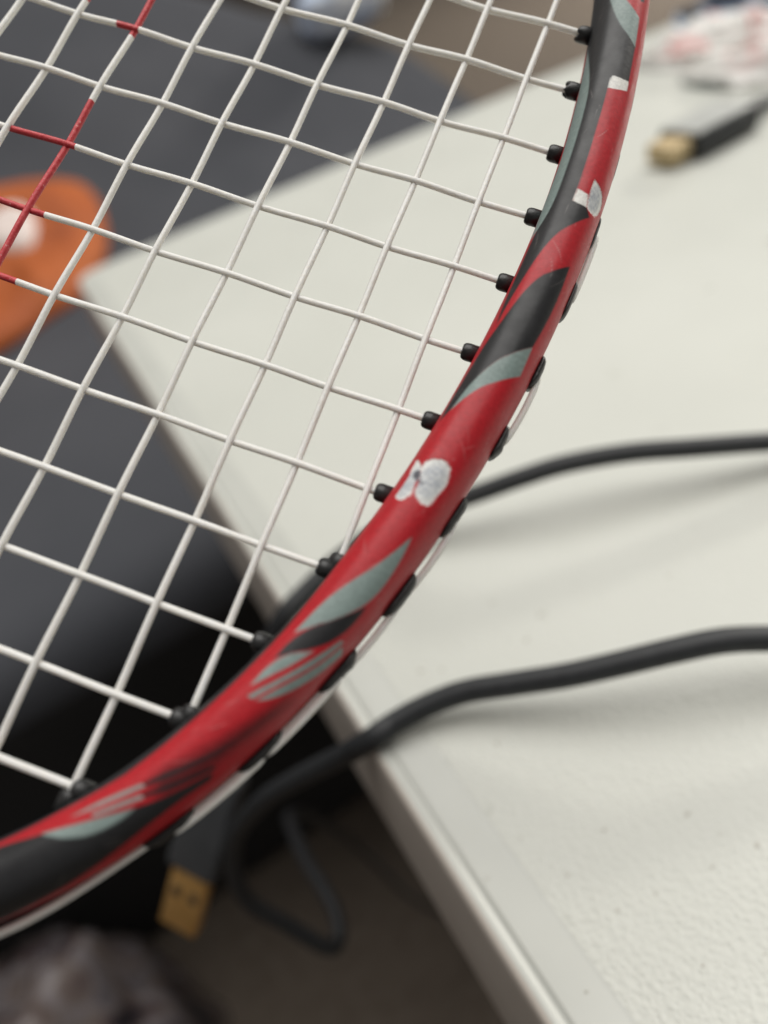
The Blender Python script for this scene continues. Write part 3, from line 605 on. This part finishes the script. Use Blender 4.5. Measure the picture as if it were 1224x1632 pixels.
# --- frame tube with its paint
us = np.concatenate([np.arange(uu[0], -44, 1.5), np.arange(-44, 104, .1), np.arange(104, uu[-1] - .7, 1.5)])
NPH = 150
ph = np.radians(np.arange(NPH) * 360 / NPH - 90)
UU, PP = np.meshgrid(us, ph, indexing='ij')
V = loc3(surf(UU, PP)).reshape(-1, 3)
nu_ = len(us)
ii, jj = np.meshgrid(np.arange(nu_), np.arange(NPH), indexing='ij')
i2 = (ii + 1) % nu_; j2 = (jj + 1) % NPH
Fq = np.stack([ii * NPH + jj, ii * NPH + j2, i2 * NPH + j2, i2 * NPH + jj], -1).reshape(-1, 4)
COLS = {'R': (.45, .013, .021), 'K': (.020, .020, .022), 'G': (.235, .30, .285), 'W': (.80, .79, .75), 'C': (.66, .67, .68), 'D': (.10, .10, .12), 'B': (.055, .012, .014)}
def inside(poly, X, Y):
    r = np.zeros(X.shape, bool); n = len(poly); j = n - 1
    for i in range(n):
        xi, yi = poly[i]; xj, yj = poly[j]
        if yi != yj:
            r ^= ((yi > Y) != (yj > Y)) & (X < (xj - xi) * (Y - yi) / (yj - yi) + xi)
        j = i
    return r
PD = np.degrees(PP)
paint = np.empty(UU.shape + (4,), np.float32); paint[...] = (*COLS['R'], 1)
depth = np.zeros(UU.shape)
decals = list(DECALS)
# parts of the pattern the photo does not show well: dark inner wall low down, black bands round the rest of the hoop
decals.insert(0, ('K', [(46, 166), (54, 150), (60, 138), (80, 134), (87, 150), (104, 150), (140, 40), (140, 260), (46, 260)]))
decals.insert(0, ('K', [(150, -90), (330, -90), (330, 270), (150, 270)]))
decals.insert(0, ('K', [(-330, -90), (-120, -90), (-100, 270), (-330, 270)]))
decals.insert(0, ('K', [(-44, 60), (-90, 40), (-90, 200), (-44, 201)]))
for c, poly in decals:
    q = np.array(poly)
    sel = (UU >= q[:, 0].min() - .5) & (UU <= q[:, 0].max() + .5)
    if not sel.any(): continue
    if c == 'B':                               # dark decal band with shading painted in as its soft edge
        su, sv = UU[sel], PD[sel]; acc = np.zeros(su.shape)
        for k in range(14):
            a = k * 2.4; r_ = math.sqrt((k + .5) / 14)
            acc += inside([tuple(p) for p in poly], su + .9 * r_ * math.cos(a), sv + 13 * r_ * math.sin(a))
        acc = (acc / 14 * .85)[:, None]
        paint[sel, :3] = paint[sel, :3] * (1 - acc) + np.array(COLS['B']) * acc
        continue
    su, sv = UU[sel], PD[sel]
    amp = {'C': .05, 'D': .13}.get(c, 0)
    if amp:
        su, sv = (su + amp * (np.sin(su * 19 + 1.3 * np.sin(sv * .9)) * np.sin(sv * 1.1 + su * 7) + .6 * np.sin(su * 41 + sv * 2.3)),
                  sv + amp * 16 * (np.sin(sv * 1.7 + 1.1 * np.sin(su * 15)) + .6 * np.sin(sv * 3.9 - su * 23)))
    cov = np.zeros(su.shape)                    # painted share of each little cell: smooth edges
    for du_, dv_ in ((-.045, -.4), (.015, -.9), (.05, .4), (-.015, .9), (0, 0), (.04, -.5), (-.05, .5), (.02, 1.1), (-.02, -1.1)):
        cov += inside([tuple(p) for p in poly], su + du_, sv + dv_)
    cov = (cov / 9)[:, None]
    tmp = paint[sel][:, :3]
    if c == 'C':
        sx = UU[sel]; sy = PD[sel]
        sp_ = (np.sin(sx * 7.3 + np.sin(sy * .31) * 2) * np.sin(sy * .47 + sx * 3.1) * .5 + .5)
        cen = q.mean(0); ext = np.ptp(q, axis=0) / 2
        rr_ = np.hypot((sx - cen[0]) / ext[0], (sy - cen[1]) / ext[1])
        core = np.clip((.95 - rr_) / .35, 0, 1) * (.35 + .65 * sp_)
        target = np.array([.78, .78, .75])[None] * (1 - core[:, None]) + np.array([.42, .45, .50])[None] * core[:, None]
        depth[sel] = np.maximum(depth[sel], .06 * cov[:, 0])
    else:
        target = np.array(COLS[c])[None]
    full = paint[sel]; full[:, :3] = tmp * (1 - cov) + target * cov; paint[sel] = full
rs = np.random.RandomState(7)                 # fine scuffs in the lacquer
for _ in range(70):
    u0, p0 = rs.uniform(-35, 95), rs.uniform(35, 175)
    L_ = rs.uniform(.4, 3.2); ang = rs.uniform(-.9, .9); wd = rs.uniform(.05, .1)
    sel = (np.abs(UU - u0) < L_) & (np.abs(PD - p0) < 45)
    a_ = UU[sel] - u0; b_ = (PD[sel] - p0) * .07
    l_ = a_ * math.cos(ang) + b_ * math.sin(ang); t_ = -a_ * math.sin(ang) + b_ * math.cos(ang) - .06 * l_ ** 2
    k_ = np.clip(1 - np.abs(t_) / wd, 0, 1) * np.clip(1 - np.abs(l_) / (L_ * .5), 0, 1) ** .5 * rs.uniform(.1, .32)
    paint[sel, :3] = paint[sel, :3] * (1 - k_[:, None]) + np.array([.55, .5, .48]) * k_[:, None]
cx_, cy_, ox_, oy_ = axis(UU)
cen3 = loc3(np.stack([cx_, cy_, 0 * cx_], -1)); P3 = loc3(surf(UU, PP))
dirn = P3 - cen3; dirn /= np.linalg.norm(dirn, axis=-1, keepdims=True)
V = (P3 - dirn * depth[..., None] * .001).reshape(-1, 3)
fm = bpy.data.meshes.new('frame')
fm.vertices.add(len(V)); fm.vertices.foreach_set('co', V.ravel())
fm.loops.add(Fq.size); fm.polygons.add(len(Fq))
fm.polygons.foreach_set('loop_start', np.arange(0, Fq.size, 4))
fm.polygons.foreach_set('loop_total', np.full(len(Fq), 4))
fm.loops.foreach_set('vertex_index', Fq.ravel().astype(np.int32))
fm.update(calc_edges=True); fm.validate()
fm.polygons.foreach_set('use_smooth', np.ones(len(Fq), bool))
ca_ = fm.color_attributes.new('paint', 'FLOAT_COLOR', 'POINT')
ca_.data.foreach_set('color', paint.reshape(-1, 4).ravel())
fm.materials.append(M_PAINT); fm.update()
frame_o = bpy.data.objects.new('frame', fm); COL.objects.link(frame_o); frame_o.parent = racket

# --- string bed
mp_ = np.concatenate([[0], np.cumsum([8.0447, 7.5452, 8.5924, 8.7560, 8.2414, 8.1905, 7.8204])])
half = list(mp_) + [65.4, 73.6, 81.8]
MAIN = [-v for v in half] + [-(172 - v) for v in half[::-1]]
CROSS = [-9.5 * k for k in range(8, 0, -1)] + list(np.concatenate([[0], np.cumsum([9.107, 9.885, 9.542, 9.532, 9.767, 9.178, 9.407, 9.459, 9.06, 9.348, 8.95])]))
C0 = 8                                         # index of the first cross in view
def span(coord, fixed_x, off=0.0):
    """where the line x=coord (or y=coord) meets the hoop's centre line, shifted outwards by off"""
    px_, py_ = cxs + nxs * off, cys + nys * off
    a, bb = (px_, py_) if fixed_x else (py_, px_)
    s = np.sign(a - coord); k = np.where(s[:-1] * s[1:] < 0)[0]
    v = [bb[i] + (bb[i + 1] - bb[i]) * (coord - a[i]) / (a[i + 1] - a[i]) for i in k]
    return (min(v), max(v)) if len(v) >= 2 else None
SR = .385
RED_M = {6: [(-99, 20.1), (31.2, 90)], 7: [(-99, 17.0)]}
RED_C = {2: [(-51.7, -48.6)], 4: [(-57.0, -48.0)], 5: [(-99, -47.2)], 6: [(-99, -46.0)]}
def string_mesh(name, coord, vert, idx):
    sp = span(coord, vert, -.6)
    if sp is None: return None
    a, bb = sp
    other = CROSS if vert else MAIN
    knots = [(a, 0.0)]
    for j, o_ in enumerate(other):
        if a + 2 < o_ < bb - 2:
            par = (idx + j) if vert else (idx + j)
            top = ((par - C0) % 2 == 1)
            z = SR * .44 if (top == vert) else -SR * .44
            knots.append((o_, z))
    knots.append((bb, 0.0)); knots.sort()
    red = (RED_M.get(idx, []) if vert else RED_C.get(idx - C0, []))
    S = list(np.arange(a, bb, .7)) + [bb]
    for r0, r1 in red:
        S += [v for v in (r0, r1) if a < v < bb]
    S = sorted(set(S))
    kx = [k[0] for k in knots]; kz = [k[1] for k in knots]
    pts = []
    for s in S:
        i = min(max(np.searchsorted(kx, s) - 1, 0), len(kx) - 2)
        t = (s - kx[i]) / max(kx[i + 1] - kx[i], 1e-6)
        t = .5 - .5 * math.cos(math.pi * t)
        z = kz[i] + (kz[i + 1] - kz[i]) * t
        jit = .03 * noise.noise(Vector((s * .11, idx * 3.7, 5 if vert else 0)))
        pts.append(loc3((coord + jit, s, z) if vert else (s, coord + jit, z)))
    sides = 10
    v, f = tube(pts, SR * .001, sides, caps=False)
    mi = []
    for i in range(len(S) - 1):
        m_ = (S[i] + S[i + 1]) / 2
        mi += [1 if any(r0 < m_ < r1 for r0, r1 in red) else 0] * sides
    return mesh_obj(name, v, f, [M_STRING, M_STRING_RED], racket, midx=mi)
for k, x in enumerate(MAIN):
    if k <= 10: string_mesh('main_string', x, True, k)
for k, y in enumerate(CROSS):
    if k >= C0 - 1: string_mesh('cross_string', y, False, k)

# --- nylon grommets: barrels standing out of the inner wall
def barrel(ragged=0):
    bm = bmesh.new(); seg = 20
    prof_ = [(.42, 0.0), (.98, 0.0), (1.0, 1.2), (.96, 1.5), (.86, 1.74), (.70, 1.87), (.48, 1.88), (.41, 1.6)]
    rings = []
    for i, (r, h) in enumerate(prof_):
        ring = []
        for k in range(seg):
            a = 2 * math.pi * k / seg
            hh = h
            if ragged and i >= 2:
                hh = h + (.28 * noise.noise(Vector((math.cos(a) * 2.3, math.sin(a) * 2.3, ragged))) + .16 * math.sin(a * 3 + ragged)) * 1.1
            ring.append(bm.verts.new((r * math.cos(a) * .001, r * math.sin(a) * .001, hh * .001)))
        rings.append(ring)
    for i in range(len(rings) - 1):
        for k in range(seg):
            bm.faces.new((rings[i][k], rings[i][(k + 1) % seg], rings[i + 1][(k + 1) % seg], rings[i + 1][k]))
    return bm
proto = {}
def grommet(pos, d, ragged=0):
    if ragged not in proto:
        proto[ragged] = bm_obj('grommet', barrel(ragged), M_GROMMET, racket); o = proto[ragged]
        me = o.data
    else:
        o = link_copy(proto[ragged], 'grommet', racket)
    z = Vector((d[0], -d[1], 0)).normalized()
    x = Vector((0, 0, 1)); y = z.cross(x)
    m = Matrix((x, y, z)).transposed().to_4x4()
    o.matrix_local = Matrix.Translation(Vector(loc3((pos[0], pos[1], 0)))) @ m
for k, y in enumerate(CROSS):
    if k < C0 - 1: continue
    sp = span(y, False, -HW + .25)
    if sp: grommet((sp[1], y), (-1, 0), {C0: 1.7, C0 + 1: 4.1}.get(k, 0))
for k, x in enumerate(MAIN):
    if k > 4: continue
    sp = span(x, True, -HW + .25)
    if sp: grommet((x, sp[1]), (0, -1))

# --- outer side: grommet pads and the strings that run between them
def outer(u, off, z=0.0):
    x, y, ox, oy = axis(u)
    return np.array([x + ox * (HW + off), y + oy * (HW + off), z])
def u_at_y(y):
    sel = (uu > -110) & (uu < 115)
    a = cys[sel] + nys[sel] * HW
    return float(np.interp(y, a, uu[sel]))
PADH = {-1: .05, 0: .05, 1: .05, 2: .08, 3: .3, 4: .5}
exits = {k: u_at_y(y) for k, y in enumerate(CROSS) if C0 - 1 <= k}
for k, u0 in exits.items():
    rows = []; nn = 14; V = []; F = []; sd = 12
    L = (2.1 if k % 3 else 2.5) if k - C0 < 8 else 2.7
    for i in range(nn + 1):
        t = -1 + 2 * i / nn
        u = u0 + t * L
        s = max(1 - abs(t) ** 5, .02)
        hgt = PADH.get(k - C0, .75 if k - C0 < 8 else .98) * s * (1 + (.35 * noise.noise(Vector((i * .7, k * 2.3, 0))) if k == C0 + 6 else .12 * noise.noise(Vector((i * .4, k, 0)))))
        for q in range(sd):
            a = 2 * math.pi * q / sd
            V.append(loc3(outer(u, -.25 + (hgt + .25) * (.5 + .5 * math.cos(a)) , 1.35 * s ** .4 * math.sin(a))))
    for i in range(nn):
        for q in range(sd):
            q2 = (q + 1) % sd
            F.append((i * sd + q, i * sd + q2, (i + 1) * sd + q2, (i + 1) * sd + q))
    F.append(tuple(range(sd))); F.append(tuple(range(nn * sd, nn * sd + sd))[::-1])
    mesh_obj('grommet_pad', V, F, M_GROMMET, racket)
BOW = {3: .2, 5: .6, 7: .6, 8: .55, 9: .1, 10: .1}
for (k0, k1) in ((3, 4), (5, 6), (7, 8), (8, 9), (9, 10), (10, 11)):
    ua, ub = exits[C0 + k0], exits[C0 + k1]
    pts = []
    for i in range(25):
        t = i / 24
        off = .2 + BOW[k0] * math.sin(math.pi * t) ** .3 if 0 < t < 1 else -.2
        pts.append(loc3(outer(ua + (ub - ua) * t, off, .12)))
    v, f = tube(pts, SR * .001, 10)
    mesh_obj('outer_string', v, f, M_STRING, racket)
    if k0 >= 9:
        v, f = tube([p + (loc3(outer(ua + (ub - ua) * i / 24, .5 if 0 < i < 24 else 0, .35)) - loc3(outer(ua + (ub - ua) * i / 24, 0, 0))) for i, p in enumerate(pts)], SR * .001, 10)
        mesh_obj('outer_string', v, f, M_STRING, racket)
# string running on round the throat from the last pad
pts = [loc3(outer(u, .55 + .35 * math.sin(u * .21), .25)) for u in np.linspace(exits[C0 + 11] + .5, 128, 60)]
v, f = tube(pts, SR * .001, 10)
mesh_obj('outer_string', v, f, M_STRING, racket)

# --- throat, shaft and grip (below the picture)
apex = RCY + RB
def lathe_y(prof_, name, mat):
    V = []; F = []; sd = 28
    for (y, r) in prof_:
        for k in range(sd):
            a = 2 * math.pi * k / sd
            V.append(loc3((RXC + r * math.cos(a), y, r * math.sin(a))))
    for i in range(len(prof_) - 1):
        for k in range(sd):
            k2 = (k + 1) % sd
            F.append((i * sd + k, i * sd + k2, (i + 1) * sd + k2, (i + 1) * sd + k))
    F.append(tuple(range(sd))); F.append(tuple(range((len(prof_) - 1) * sd, len(prof_) * sd))[::-1])
    return mesh_obj(name, V, F, mat, racket)
M_SHAFT = varied('shaft_lacquer', (.02, .02, .022), (.03, .03, .03), 200, .3)
lathe_y([(apex + 1, 4.2), (apex + 10, 4.6), (apex + 22, 4.0), (apex + 30, 3.5), (390, 3.5), (392, 6), (404, 10.5), (410, 12.5)], 'shaft', M_SHAFT)
lathe_y([(409, 12.6), (412, 13.4), (540, 13.4), (552, 14.4), (558, 14.6), (560, 13.2)], 'grip', M_GRIP)
